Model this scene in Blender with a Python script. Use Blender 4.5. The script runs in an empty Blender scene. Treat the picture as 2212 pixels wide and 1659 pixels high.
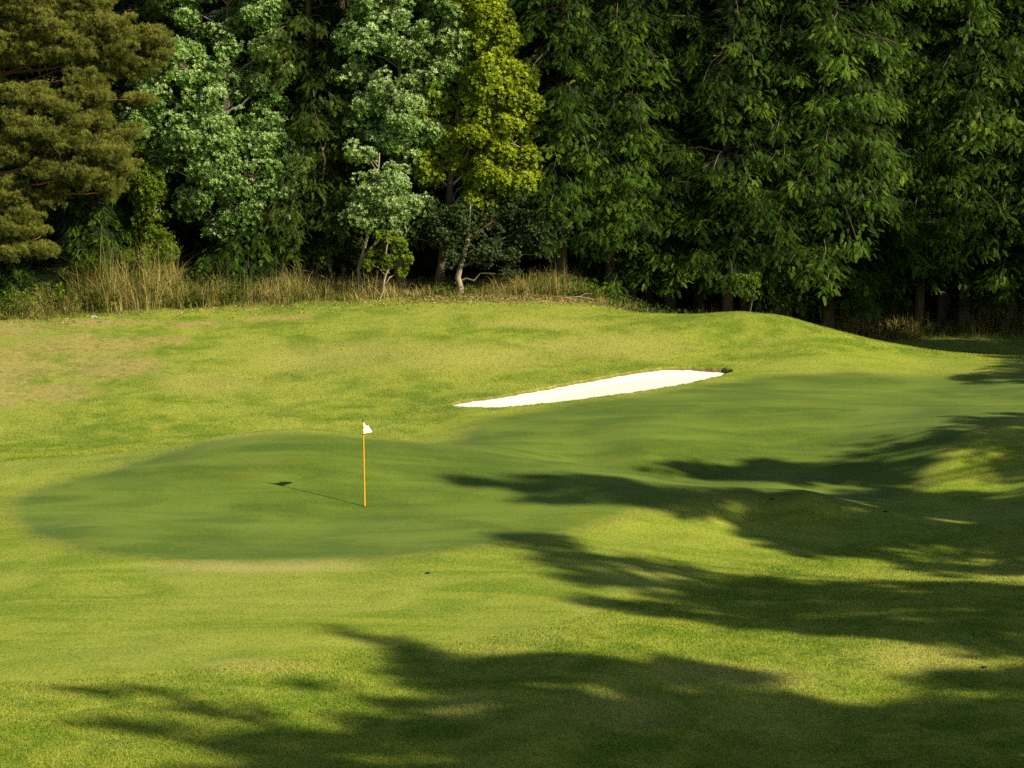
import bpy, math, random
import numpy as np
sc = bpy.context.scene
C = sc.collection
R = math.radians
rng = np.random.default_rng(11)

# ------------------------------------------------------------------ camera, sky, sun, exposure
H = 12.5
PITCH = math.atan(838 / 6267)
F = 6267.0                       # focal length in the 2212-wide units used for layout
cam_d = bpy.data.cameras.new('camera')
cam_d.lens = 102.0; cam_d.sensor_width = 36.0; cam_d.clip_start = 0.5; cam_d.clip_end = 3000
cam = bpy.data.objects.new('camera', cam_d); C.objects.link(cam)
cam.location = (0, 0, H); cam.rotation_euler = (math.pi/2 - PITCH, 0, 0)
sc.camera = cam

SUN_AZ = (0.855, -0.518)         # horizontal direction towards the sun
SUN_EL = R(31.5)
w = bpy.data.worlds.new('World'); sc.world = w; w.use_nodes = True
nt = w.node_tree; nt.nodes.clear()
sky = nt.nodes.new('ShaderNodeTexSky'); sky.sky_type = 'NISHITA'; sky.sun_disc = False
sky.sun_elevation = SUN_EL; sky.sun_rotation = math.atan2(SUN_AZ[0], SUN_AZ[1])
bg = nt.nodes.new('ShaderNodeBackground'); bg.inputs[1].default_value = 0.05
wo = nt.nodes.new('ShaderNodeOutputWorld')
nt.links.new(sky.outputs[0], bg.inputs[0]); nt.links.new(bg.outputs[0], wo.inputs[0])
ld = bpy.data.lights.new('sun', 'SUN'); ld.energy = 5.0; ld.angle = R(0.9); ld.color = (1, .88, .64)
sun = bpy.data.objects.new('sun', ld); C.objects.link(sun)
S = np.array([SUN_AZ[0]*math.cos(SUN_EL), SUN_AZ[1]*math.cos(SUN_EL), math.sin(SUN_EL)]); S /= np.linalg.norm(S)
import mathutils
sun.rotation_euler = mathutils.Vector(S).to_track_quat('Z', 'Y').to_euler()
sun.location = (60, -60, 60)
sc.view_settings.view_transform = 'Standard'; sc.view_settings.look = 'None'
sc.view_settings.exposure = 0.84; sc.view_settings.gamma = 1
sc.cycles.max_bounces = 6; sc.cycles.diffuse_bounces = 2; sc.cycles.transmission_bounces = 3
sc.cycles.transparent_max_bounces = 4; sc.cycles.use_denoising = False

# ------------------------------------------------------------------ helpers
def pt(u, v, d):
    """world point seen at layout position (u, v) whose distance along y is d"""
    U = (u-1106)/F; V = (829.5-v)/F
    dy = math.cos(PITCH) + V*math.sin(PITCH); dz = -math.sin(PITCH) + V*math.cos(PITCH)
    t = d/dy
    return np.array([U*t, d, H + dz*t])

def tag(o, label=None, cat=None, group=None, kind=None):
    if label: o['label'] = label
    if cat: o['category'] = cat
    if group: o['group'] = group
    if kind: o['kind'] = kind
    return o

def mesh_np(name, verts, quads, mat, parent=None, attrs=None, smooth=False, tris=None):
    me = bpy.data.meshes.new(name)
    verts = np.asarray(verts, np.float32)
    me.vertices.add(len(verts)); me.vertices.foreach_set('co', verts.ravel())
    nq = 0 if quads is None else len(quads); ntr = 0 if tris is None else len(tris)
    loops = np.concatenate([np.asarray(a, np.int32).ravel() for a in (quads, tris) if a is not None and len(a)])
    me.loops.add(len(loops)); me.loops.foreach_set('vertex_index', loops)
    me.polygons.add(nq+ntr)
    me.polygons.foreach_set('loop_start', np.concatenate([np.arange(nq)*4, nq*4+np.arange(ntr)*3]).astype(np.int32))
    if smooth: me.polygons.foreach_set('use_smooth', np.ones(nq+ntr, bool))
    me.update(calc_edges=True)
    for k, a in (attrs or {}).items():
        at = me.attributes.new(k, 'FLOAT', 'POINT'); at.data.foreach_set('value', np.asarray(a, np.float32))
    me.materials.append(mat)
    o = bpy.data.objects.new(name, me); C.objects.link(o)
    if parent is not None: o.parent = parent
    return o

def empty(name, loc, label, cat, group=None):
    o = bpy.data.objects.new(name, None); C.objects.link(o); o.location = loc; o.empty_display_size = .3
    return tag(o, label, cat, group)

def dup(root, loc, rz, scale, label, group=None):
    r = root.copy(); C.objects.link(r); r.location = loc; r.rotation_euler = (0, 0, rz); r.scale = scale
    tag(r, label, group=group)
    for ch in list(root.children):
        c = ch.copy(); C.objects.link(c); c.parent = r
    return r

def scatter(tv, tq, pos, fx, fz, scale, tone, ttone=None):
    """copies template tv/tq to every pos, local x along fx, local z near fz"""
    fx = fx/np.linalg.norm(fx, axis=1, keepdims=True)
    fy = np.cross(fz, fx); fy /= np.linalg.norm(fy, axis=1, keepdims=True)+1e-9
    fz = np.cross(fx, fy)
    n, k = len(pos), len(tv)
    sc_ = scale[:, None, None]
    V = pos[:, None, :] + sc_*(tv[None, :, 0:1]*fx[:, None, :] + tv[None, :, 1:2]*fy[:, None, :] + tv[None, :, 2:3]*fz[:, None, :])
    Q = tq[None] + (np.arange(n)*k)[:, None, None]
    T = np.repeat(tone, k)
    if ttone is not None: T = T + np.tile(ttone, n)
    return V.reshape(-1, 3), Q.reshape(-1, 4), T

def join(parts):
    V, Q, T, off = [], [], [], 0
    for v, q, t in parts:
        V.append(v); Q.append(q+off); T.append(t); off += len(v)
    return np.concatenate(V), np.concatenate(Q), np.concatenate(T)

def tubes(paths, sides=6):
    """paths: list of (points Nx3, radii N) -> verts, quads"""
    V, Q, off = [], [], 0
    a = np.linspace(0, 2*np.pi, sides, endpoint=False)
    for P, r in paths:
        P = np.asarray(P, float); r = np.asarray(r, float); n = len(P)
        T = np.gradient(P, axis=0); T /= np.linalg.norm(T, axis=1, keepdims=True)+1e-9
        ref = np.where(np.abs(T[:, 2:3]) > .9, np.array([[1., 0, 0]]), np.array([[0, 0, 1.]]))
        A = np.cross(T, ref); A /= np.linalg.norm(A, axis=1, keepdims=True); B = np.cross(T, A)
        ring = P[:, None] + r[:, None, None]*(np.cos(a)[None, :, None]*A[:, None] + np.sin(a)[None, :, None]*B[:, None])
        V.append(ring.reshape(-1, 3))
        i, j = np.meshgrid(np.arange(n-1), np.arange(sides), indexing='ij')
        j2 = (j+1) % sides
        Q.append(np.stack([i*sides+j, i*sides+j2, (i+1)*sides+j2, (i+1)*sides+j], -1).reshape(-1, 4)+off)
        off += n*sides
    return np.concatenate(V), np.concatenate(Q)

def wobble(p0, p1, n, amp, r0, r1, sag=0., rg=rng):
    t = np.linspace(0, 1, n)[:, None]
    P = p0*(1-t)+p1*t + rg.normal(0, amp, (n, 3))*np.sin(np.pi*t)**.5
    P[:, 2] += sag*np.sin(np.pi*t[:, 0]); P[0] = p0; P[-1] = p1
    return P, r0+(r1-r0)*t[:, 0]

def unit(n, rg=rng):
    v = rg.normal(size=(n, 3)); return v/np.linalg.norm(v, axis=1, keepdims=True)

# ------------------------------------------------------------------ materials
class NT:
    def __init__(s, name):
        s.m = bpy.data.materials.new(name); s.m.use_nodes = True; s.t = s.m.node_tree; s.t.nodes.clear()
        s.out = s.t.nodes.new('ShaderNodeOutputMaterial')
    def n(s, typ, **kw):
        x = s.t.nodes.new('ShaderNode'+typ)
        for k, v in kw.items(): setattr(x, k, v)
        return x
    def l(s, a, b): s.t.links.new(a, b)
    def set(s, sock, v):
        if isinstance(v, bpy.types.NodeSocket): s.l(v, sock)
        elif isinstance(v, (tuple, list)) and len(v) == 3 and sock.type == 'RGBA': sock.default_value = (*v, 1)
        else: sock.default_value = v
    def attr(s, name): x = s.n('Attribute'); x.attribute_name = name; return x.outputs['Fac']
    def math(s, op, a, b=0.0, c=0.0, clamp=False):
        x = s.n('Math', operation=op, use_clamp=clamp)
        s.set(x.inputs[0], a); s.set(x.inputs[1], b); s.set(x.inputs[2], c); return x.outputs[0]
    def mix(s, f, a, b, blend='MIX'):
        x = s.n('Mix', data_type='RGBA', blend_type=blend)
        s.set(x.inputs[0], f); s.set(x.inputs[6], a); s.set(x.inputs[7], b); return x.outputs[2]
    def noise(s, scale, detail=3, rough=.55, vec=None, dist=0):
        x = s.n('TexNoise'); x.inputs['Scale'].default_value = scale; x.inputs['Detail'].default_value = detail
        x.inputs['Roughness'].default_value = rough; x.inputs['Distortion'].default_value = dist
        if vec is not None: s.l(vec, x.inputs['Vector'])
        return x.outputs['Fac']
    def ramp(s, f, stops):
        x = s.n('ValToRGB'); s.set(x.inputs[0], f); e = x.color_ramp.elements
        for i, (p, c) in enumerate(stops):
            el = e[i] if i < 2 else e.new(p)
            el.position = p; el.color = (*c, 1) if len(c) == 3 else c
        return x.outputs[0]
    def smooth(s, v, a, b):
        x = s.n('MapRange', interpolation_type='SMOOTHSTEP')
        s.set(x.inputs[0], v); x.inputs[1].default_value = a; x.inputs[2].default_value = b; return x.outputs[0]
    def pos(s, sx=1, sy=1, sz=1):
        g = s.n('NewGeometry'); m = s.n('Mapping'); m.inputs['Scale'].default_value = (sx, sy, sz)
        s.l(g.outputs['Position'], m.inputs[0]); return m.outputs[0]

def leaf_mat(name, stops, transl=.3, rough=.55, spec=.3, obj_var=.25):
    a = NT(name)
    col = a.ramp(a.attr('tone'), stops)
    oi = a.n('ObjectInfo')
    k = a.math('MULTIPLY_ADD', oi.outputs['Random'], obj_var, 1-obj_var/2)
    nz = a.math('MULTIPLY_ADD', a.noise(.7, 2), .9, .55)
    col = a.mix(1.0, col, a.mix(1.0, (1, 1, 1), a.math('MULTIPLY', k, nz), 'MULTIPLY'), 'MULTIPLY')
    p = a.n('BsdfPrincipled'); a.set(p.inputs['Base Color'], col)
    p.inputs['Roughness'].default_value = rough; p.inputs['Specular IOR Level'].default_value = spec
    t = a.n('BsdfTranslucent'); a.set(t.inputs[0], col)
    m = a.n('MixShader'); m.inputs[0].default_value = transl
    a.l(p.outputs[0], m.inputs[1]); a.l(t.outputs[0], m.inputs[2]); a.l(m.outputs[0], a.out.inputs[0])
    return a.m

def simple(name, col, rough=.7, vary=None, scale=8, bump=0, spec=.3):
    a = NT(name); p = a.n('BsdfPrincipled')
    if vary:
        c = a.mix(a.smooth(a.noise(scale, 4), .35, .65), col, vary); a.l(c, p.inputs['Base Color'])
    else: a.set(p.inputs['Base Color'], col)
    p.inputs['Roughness'].default_value = rough; p.inputs['Specular IOR Level'].default_value = spec
    if bump:
        b = a.n('Bump'); b.inputs['Strength'].default_value = bump; b.inputs['Distance'].default_value = .03
        a.l(a.noise(scale*2.5, 5, vec=a.pos(1, 1, .2)), b.inputs['Height']); a.l(b.outputs[0], p.inputs['Normal'])
    a.l(p.outputs[0], a.out.inputs[0]); return a.m

M = {}
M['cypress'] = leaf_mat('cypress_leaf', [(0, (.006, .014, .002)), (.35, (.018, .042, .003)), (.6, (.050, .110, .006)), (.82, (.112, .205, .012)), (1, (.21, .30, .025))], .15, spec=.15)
M['olive'] = leaf_mat('olive_cypress_leaf', [(0, (.008, .016, .002)), (.5, (.036, .072, .004)), (1, (.115, .165, .012))], .3)
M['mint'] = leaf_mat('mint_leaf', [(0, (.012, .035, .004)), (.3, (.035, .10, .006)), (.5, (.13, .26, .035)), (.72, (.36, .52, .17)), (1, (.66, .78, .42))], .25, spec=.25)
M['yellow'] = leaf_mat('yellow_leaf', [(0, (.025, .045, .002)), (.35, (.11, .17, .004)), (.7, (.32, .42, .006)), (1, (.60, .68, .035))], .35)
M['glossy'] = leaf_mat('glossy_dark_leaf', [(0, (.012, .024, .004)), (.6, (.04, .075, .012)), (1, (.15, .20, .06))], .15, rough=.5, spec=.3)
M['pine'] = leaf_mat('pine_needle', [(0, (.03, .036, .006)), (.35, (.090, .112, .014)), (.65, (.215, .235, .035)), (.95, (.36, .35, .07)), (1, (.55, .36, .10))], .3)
M['fresh'] = leaf_mat('fresh_leaf', [(0, (.03, .07, .003)), (.5, (.11, .19, .006)), (1, (.30, .38, .02))], .4)
M['straw'] = leaf_mat('tall_grass_blade', [(0, (.04, .055, .008)), (.35, (.12, .14, .018)), (.6, (.28, .235, .06)), (1, (.56, .46, .18))], .3, rough=.7)
M['bark'] = simple('bark', (.06, .045, .03), .9, (.15, .115, .08), 5, .6)
M['pale_bark'] = simple('pale_bark', (.20, .16, .11), .9, (.36, .31, .23), 6, .4)
M['red_bark'] = simple('red_bark', (.16, .07, .04), .9, (.32, .15, .08), 5, .6)
M['twig'] = simple('twig', (.16, .13, .10), .9, (.30, .25, .19), 3)

# ------------------------------------------------------------------ terrain
CP = [  # layout position and distance of points on the ground
 (0,1659,47),(700,1659,47),(1400,1659,47.2),(2212,1659,47),(300,1500,51.9),(1100,1520,50.6),(1900,1500,52.3),(950,1535,50.9),(950,1480,53.0),
 (0,1400,56),(300,1400,55.8),(700,1410,55.2),(1250,1400,55.0),(1900,1420,54.4),(2212,1400,55.5),
 (0,1230,64),(300,1230,63.5),(1000,1300,60),(1300,1270,61.6),(1640,1330,59.6),(2100,1300,60.3),
 (30,1090,70.8),(200,1190,65.2),(600,1212,64.3),(1000,1187,65.2),(788,1095,70.8),(400,1080,70.9),(1150,1100,70.3),
 (0,1000,76.3),(300,972,77.8),(480,942,78.1),(640,926,78.8),(730,932,78.7),(830,946,78.4),(1000,966,77.1),(1250,1000,75.8),(1400,1030,74.4),(1600,1056,73.2),(1750,1067,72.6),
 (1350,1085,70.8),(1500,1092,71.3),(1400,1150,68.9),(1500,1180,67.9),(1640,1215,66.6),(1640,1115,71.7),(1800,1120,71.6),(1750,1180,69.0),(1350,1210,65.0),
 (1900,1110,72.4),(1900,1200,68.2),(2060,980,78.5),(2140,978,78.4),(2180,1045,76.6),(2160,1100,73.8),(2212,1200,68.2),(2060,1030,77.3),(2300,1000,76.5),(2300,1100,71.5),
 (0,960,84.5),(300,925,86.3),(640,905,87.3),(850,930,85.2),(950,925,85.3),
 (0,850,92),(300,850,91.3),(0,760,98),(300,740,100.3),(0,697,104),(400,672,105.5),(700,657,106),(640,800,95.6),(900,800,94),(900,880,88.8),(900,700,101.5),
 (1250,750,98),(1250,800,94.6),(1250,690,102.3),(1000,645,106.5),(1250,648,106.5),(1440,678,104),(1600,674,103),(1700,684,102.4),(1850,725,101),(2000,755,99.6),(2212,771,99),
 (1600,740,98.8),(1600,780,96),(1050,862,88.8),(1000,884,86.8),(1150,878,87.3),(1300,858,88.7),(1450,838,90.2),(1585,806,93.6),(1500,790,95.0),(1300,812,93.2),
 (1130,900,85.8),(1400,900,84.6),(1400,980,79.8),(1180,950,82),(1700,850,89.2),(1700,900,85),(1700,1000,80.1),(1700,1040,77.6),(1500,1015,79.0),(1850,1020,78.9),(1900,880,86.6),(2212,880,86.5),(2212,830,91.2),(2000,800,95.4),
]
HID = [ # hidden ground behind crests, as world x, y, z
 (-14.5,80,-.35),(-10,81.5,-.30),(-6,82.5,-.35),(-3.4,82.0,-.30),(1.9,79.0,-.40),(3.8,78,-.5),(6,76.2,-.6),(8,75.6,-.6),
 (5.5,108,.35),(8.5,107.5,-.1),(11,106.5,-.3),(14,105,-.45),(18,104,-.4),(13,112,-.35),(19,112,-.3),(8,112,0),(3,113,.9),(-4,113,1.5),(-10,112,1.5),(-17,111,1.4),
 (-22,122,1.6),(0,122,1.2),(20,122,0),(26,110,-.2),(26,95,.1),(26,80,.2),(24,65,0),(20,50,-.1),(24,42,-.1),(0,42,-.05),(-20,42,0),(-22,60,0),(-24,75,0),(-26,90,.1),(-26,105,.9),
]
cpw = np.array([pt(*c) for c in CP] + [list(map(float, h)) for h in HID])
cx, cy, cz = cpw[:, 0], cpw[:, 1]*.6, cpw[:, 2]
def phi(r2): return .5*r2*np.log(r2+1e-9)
K = phi((cx[:, None]-cx)**2+(cy[:, None]-cy)**2) + np.eye(len(cx))*.05
Pm = np.stack([np.ones_like(cx), cx, cy], 1)
A = np.block([[K, Pm], [Pm.T, np.zeros((3, 3))]])
sol = np.linalg.solve(A, np.concatenate([cz, np.zeros(3)]))
def base_h(x, y):
    x = np.clip(np.asarray(x, float), -26, 26); y = np.clip(np.asarray(y, float), 42, 122)*.6
    sh = np.broadcast(x, y).shape; x = np.broadcast_to(x, sh).ravel(); y = np.broadcast_to(y, sh).ravel()
    o = np.empty(len(x))
    for i in range(0, len(x), 20000):
        s = slice(i, i+20000)
        o[s] = phi((x[s, None]-cx)**2+(y[s, None]-cy)**2) @ sol[:-3] + sol[-3]+sol[-2]*x[s]+sol[-1]*y[s]
    return o.reshape(sh)
def bumps(x, y):
    return .018*np.sin(x*.9+1.3*np.sin(y*.5))*np.sin(y*.8+.7) + .010*np.sin(x*2.1+y*.9)*np.sin(y*1.7-x*.6)
_gx = np.arange(-27, 27.01, .25); _gy = np.arange(41, 123.01, .25)
_GX, _GY = np.meshgrid(_gx, _gy); _GZ = base_h(_GX, _GY)
def gh(x, y):
    """fast lookup of the ground height"""
    x = np.asarray(x, float); y = np.asarray(y, float)
    fx = (np.clip(x, -26, 26)+27)/.25; fy = (np.clip(y, 42, 122)-41)/.25
    i = fx.astype(int); j = fy.astype(int); a = fx-i; b = fy-j
    z = (_GZ[j, i]*(1-a)+_GZ[j, i+1]*a)*(1-b)+(_GZ[j+1, i]*(1-a)+_GZ[j+1, i+1]*a)*b
    return z + bumps(x, y)
_ds = np.arange(44, 121, .05)
def hit(u, v):
    """first ground point on the line of sight through the layout position"""
    U = (u-1106)/F; V = (829.5-v)/F
    dy = math.cos(PITCH)+V*math.sin(PITCH); dz = -math.sin(PITCH)+V*math.cos(PITCH)
    x = U*_ds/dy; z = H+dz*_ds/dy
    below = z < gh(x, _ds)
    k = int(np.argmax(below)) if below.any() else len(_ds)-1
    return np.array([x[k], _ds[k]])

GREEN = [(20,1090),(60,1150),(200,1195),(420,1211),(620,1212),(800,1205),(1000,1185),(1150,1162),(1300,1122),(1450,1085),(1600,1066),(1700,1070),(1850,1090),
         (1960,1055),(2020,990),(2100,935),(2212,900),(2330,880),(2330,806),(2212,806),(1900,806),(1720,810),(1600,822),(1450,848),(1300,868),(1130,890),(1040,915),(1000,945),(960,962),(830,950),(700,940),(600,937),(500,950),(350,983),(200,1028),(80,1060)]
APRON = [(-60,1476),(150,1468),(320,1452),(520,1430),(700,1412),(900,1392),(1080,1372),(1250,1335),(1400,1280),(1540,1235),(1640,1212),(1800,1180),(1950,1150),(2100,1125),(2300,1100),
         (2400,790),(2212,782),(1950,762),(1800,766),(1700,778),(1610,800),(1560,812),(1450,842),(1300,861),(1150,880),(1040,890),(985,898),(930,925),(870,950),(830,947),(700,928),(600,927),(480,942),(300,972),(100,994),(-60,1004)]
BUNK = [(971,873),(985,879),(1030,881),(1150,874),(1300,856),(1450,836),(1570,807),(1583,800),(1575,794),(1500,792),(1400,797),(1280,818),(1150,842),(1050,860),(1000,865)]
def poly(pts): return np.array([hit(*p) for p in pts])
def sdf(x, y, P):
    """signed distance, positive inside"""
    d = np.full(x.shape, 1e9); ins = np.zeros(x.shape, bool)
    for a, b in zip(P, np.roll(P, -1, 0)):
        e = b-a; t = np.clip(((x-a[0])*e[0]+(y-a[1])*e[1])/(e@e+1e-9), 0, 1)
        d = np.minimum(d, np.hypot(x-a[0]-t*e[0], y-a[1]-t*e[1]))
        c = ((a[1] > y) != (b[1] > y)); xi = a[0]+(y-a[1])/(e[1] if abs(e[1]) > 1e-9 else 1e-9)*e[0]
        ins ^= c & (x < xi)
    return np.where(ins, d, -d)
def smth(P, it=2):
    for _ in range(it):
        Q = np.roll(P, -1, 0); P = np.stack([P*.75+Q*.25, P*.25+Q*.75], 1).reshape(-1, 2)
    return P
Pg = smth(poly(GREEN)); Pa = smth(poly(APRON), 1); Pb = smth(poly(BUNK), 2)

def steps(*segs):
    o = []
    for a, b, s in segs: o.append(np.arange(a, b-1e-6, s))
    return np.concatenate(o)
geo = lambda a, b, n: a*(b/a)**(np.arange(1, n+1)/n)
xs = np.concatenate([-geo(26, 900, 14)[::-1], steps((-26, -16, .4), (-16, -3, .11), (-3, 11, .07), (11, 20, .11), (20, 26.1, .4)), geo(26.2, 900, 14)])
ys = np.concatenate([steps((-60, 40, 5), (40, 46, .4), (46, 84, .11), (84, 98, .07), (98, 112, .12), (112, 123, .4)), 122+geo(2, 900, 18)])
X, Y = np.meshgrid(xs, ys)
Z = np.where((np.abs(X) < 26.5) & (Y > 41) & (Y < 123), gh(X, Y), 0)
Z = gh(X, Y)
sg = sdf(X, Y, Pg); sm_ = sdf(X, Y, Pa)
near = (X > -5) & (X < 13) & (Y > 83) & (Y < 99)
sb = np.full(X.shape, -9.); 
jag = .05*np.sin(X*9.1+Y*2)*np.sin(X*4.3-Y*3)+.02*np.sin(X*31)
sb[near] = sdf(X[near], Y[near], Pb)+jag[near]
ss = lambda v, a, b: (lambda t: t*t*(3-2*t))(np.clip((v-a)/(b-a), 0, 1))
Z = Z - .42*ss(sb, -.02, .14)
def blob(lst, soft=1.0):
    m = np.zeros(X.shape)
    for u, v, ru, rv in lst:
        c = hit(u, v); cu = hit(u, v-rv); rx = ru/F*c[1]; ry = max(.3, abs(cu[1]-c[1]))
        m = np.maximum(m, np.exp(-((X-c[0])/rx)**2-((Y-c[1])/ry)**2))
    return m
soil = blob([(20,715,120,24),(10,790,120,55),(10,850,90,40),(170,745,200,32),(240,790,150,36),(330,735,110,14),(40,800,110,40),(120,850,120,25),(200,700,200,10),(600,688,90,9),(420,700,90,10),(130,850,90,18),(1150,652,150,3),(1350,662,120,4)])
soil = np.clip(soil*1.02, 0, 1)
pale = blob([(560,1222,260,22),(560,1440,160,20),(450,830,160,30),(720,770,220,36),(1000,770,260,36),(1300,750,220,30),(1150,700,180,14),(2000,1420,160,30),(1000,1530,100,30),(1330,1530,170,50),(2160,1240,80,10),(1600,1460,200,25)])  # pale turf patches; the bank's highlights are painted in here as well
nx, ny = len(xs), len(ys)
I, J = np.meshgrid(np.arange(nx-1), np.arange(ny-1))
q = np.stack([J*nx+I, J*nx+I+1, (J+1)*nx+I+1, (J+1)*nx+I], -1).reshape(-1, 4)

def turf_colour(a, P):
    g, b, so, pa = a.attr('green_d'), a.attr('bunker_d'), a.attr('soil'), a.attr('pale')
    big = a.noise(.22, 3, .5, P, .6); mid = a.noise(.9, 4, .6, P, .4); clump = a.noise(5, 4, .65, P); fine = a.noise(24, 3, .7, P)
    streak = a.noise(.55, 4, .6, a.pos(.45, 1.5, 1), .8)
    r = a.mix(a.smooth(mid, .36, .66), (0.123, 0.197, 0.009), (0.260, 0.303, 0.030))
    r = a.mix(a.math('MULTIPLY', a.smooth(big, .45, .65), .6), r, (0.323, 0.348, 0.054))
    r = a.mix(a.math('MULTIPLY', a.smooth(clump, .52, .75), .5), r, (0.084, 0.146, 0.009))
    r = a.mix(a.math('MULTIPLY', a.smooth(pa, .15, .9), .62), r, (0.352, 0.333, 0.080))
    r = a.mix(a.math('MULTIPLY', a.smooth(fine, .53, .68), .5), r, (0.372, 0.333, 0.103))
    r = a.mix(a.math('MULTIPLY', a.smooth(fine, .48, .34), .5), r, (0.049, 0.101, 0.006))
    f = a.mix(a.smooth(streak, .38, .62), (0.137, 0.207, 0.009), (0.234, 0.278, 0.026))
    f = a.mix(a.math('MULTIPLY', a.smooth(big, .45, .65), .5), f, (0.303, 0.323, 0.056))
    f = a.mix(a.math('MULTIPLY', a.smooth(mid, .52, .75), .5), f, (0.108, 0.157, 0.009))
    gn = a.noise(1, 3, .65, a.pos(22, 7, 7))
    f = a.mix(a.math('MULTIPLY', a.smooth(gn, .5, .68), .45), f, (0.333, 0.343, 0.075)); f = a.mix(a.math('MULTIPLY', a.smooth(gn, .5, .32), .5), f, (0.078, 0.126, 0.008))
    f = a.mix(a.math('MULTIPLY', a.smooth(pa, .15, .9), .75), f, (0.352, 0.328, 0.112))
    f = a.mix(a.math('MULTIPLY', a.smooth(fine, .45, .7), .3), f, (0.098, 0.131, 0.008))
    t = a.mix(a.smooth(a.math('MULTIPLY_ADD', a.math('SUBTRACT', big, .5), .9, streak), .28, .74), (0.058, 0.104, 0.009), (0.124, 0.180, 0.020))
    t = a.mix(a.math('MULTIPLY', a.smooth(gn, .5, .7), .4), t, (0.167, 0.200, 0.028)); t = a.mix(a.math('MULTIPLY', a.smooth(gn, .5, .3), .4), t, (0.045, 0.080, 0.008))
    t = a.mix(a.math('MULTIPLY', a.smooth(mid, .5, .72), .4), t, (0.137, 0.155, 0.011))
    t = a.mix(a.math('MULTIPLY', a.smooth(a.noise(14, 3, .7, P), .64, .72), .35), t, (0.235, 0.220, 0.047))
    gd = a.math('ADD', g, a.math('ADD', a.math('MULTIPLY_ADD', clump, .7, -.35), a.math('MULTIPLY_ADD', mid, .5, -.25)))
    c = a.mix(a.smooth(a.math('ADD', a.attr('mow_d'), a.math('MULTIPLY_ADD', clump, .5, -.25)), -.18, .18), r, f)
    c = a.mix(a.math('MULTIPLY', a.math('MULTIPLY', a.smooth(gd, -.75, -.1), a.smooth(gd, .5, 0)), .45), c, (0.157, 0.155, 0.028)); c = a.mix(a.smooth(gd, -.28, .26), c, t)
    s = a.mix(a.smooth(clump, .35, .65), (.27, .20, .065), (.38, .30, .11))
    s = a.mix(a.math('MULTIPLY', a.smooth(fine, .5, .7), .6), s, (.12, .12, .025)); s = a.mix(a.math('MULTIPLY', a.smooth(a.noise(1.9, 6, .8, P, 1.2), .50, .62), .75), s, (.055, .085, .012))
    sm = a.smooth(a.math('ADD', so, a.math('MULTIPLY_ADD', a.math('ADD', clump, mid), 1.3, -1.3)), .30, .85)
    c = a.mix(a.math('MULTIPLY', a.math('MULTIPLY', sm, .72), a.smooth(gd, -2, -3)), c, s)
    return c, gd, clump, fine, sm, b
def ground_mat():
    a = NT('golf_turf')
    c, gd, clump, fine, sm, b = turf_colour(a, a.pos())
    c = a.mix(a.smooth(b, -.05, .03), c, (.13, .10, .045))
    p = a.n('BsdfPrincipled'); a.l(c, p.inputs['Base Color']); p.inputs['Roughness'].default_value = .8
    p.inputs['Specular IOR Level'].default_value = .06
    p.inputs['Sheen Weight'].default_value = .07; p.inputs['Sheen Roughness'].default_value = .4; p.inputs['Sheen Tint'].default_value = (.75, 1, .6, 1)
    bm = a.n('Bump'); bm.inputs['Distance'].default_value = .035
    a.l(a.math('MULTIPLY_ADD', a.smooth(a.attr('mow_d'), .1, -.3), .35, .12), bm.inputs['Strength'])
    a.l(a.math('ADD', a.math('MULTIPLY', clump, .6), fine), bm.inputs['Height']); a.l(bm.outputs[0], p.inputs['Normal'])
    a.l(p.outputs[0], a.out.inputs[0]); return a.m
def blade_mat():
    a = NT('turf_blade'); c = turf_colour(a, a.pos())[0]
    k = a.math('MULTIPLY_ADD', a.attr('tone'), 1.1, .82)
    hs = a.n('HueSaturation'); a.l(k, hs.inputs['Value']); a.l(c, hs.inputs['Color'])
    p = a.n('BsdfDiffuse'); a.l(hs.outputs[0], p.inputs[0]); t = a.n('BsdfTranslucent'); a.l(hs.outputs[0], t.inputs[0])
    m = a.n('MixShader'); m.inputs[0].default_value = .35; a.l(p.outputs[0], m.inputs[1]); a.l(t.outputs[0], m.inputs[2])
    a.l(m.outputs[0], a.out.inputs[0]); return a.m
ground = mesh_np('ground', np.stack([X, Y, Z], -1).reshape(-1, 3), q, ground_mat(), attrs={'mow_d': sm_.ravel(), 'green_d': sg.ravel(), 'bunker_d': sb.ravel(), 'soil': soil.ravel(), 'pale': pale.ravel()}, smooth=True)
tag(ground, kind='structure')

# blades of grass over everything but the putting surface
def grid_at(G, x, y):
    i = np.clip(np.searchsorted(xs, x)-1, 0, nx-2); j = np.clip(np.searchsorted(ys, y)-1, 0, ny-2)
    a_ = (x-xs[i])/(xs[i+1]-xs[i]); b_ = (y-ys[j])/(ys[j+1]-ys[j])
    return (G[j, i]*(1-a_)+G[j, i+1]*a_)*(1-b_)+(G[j+1, i]*(1-a_)+G[j+1, i+1]*a_)*b_
NB = 1000000
gy = 44.5+(107-44.5)*rng.random(NB)**1.25; gx = rng.uniform(-1, 1, NB)*(gy*.182+1.2)
gd_ = grid_at(sg, gx, gy); md_ = grid_at(sm_, gx, gy); bd_ = grid_at(sb, gx, gy); so_ = grid_at(soil, gx, gy)
ok = (gd_ < -.05) & (bd_ < .02) & (rng.random(NB) > so_*.75)
gx, gy, gd_, md_, bd_, so_ = gx[ok], gy[ok], gd_[ok], md_[ok], bd_[ok], so_[ok]; n_ = len(gx)
lf = ss(-md_, -.1, .25)
hgt = (.018+.026*lf)*rng.uniform(.5, 1.25, n_); wid = .006+.004*rng.random(n_)
lean_a = rng.uniform(0, 6.28, n_); ln = hgt*rng.uniform(.1, 1.0, n_); wa = rng.uniform(0, 3.14, n_)
gz = grid_at(Z, gx, gy)-.003
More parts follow.
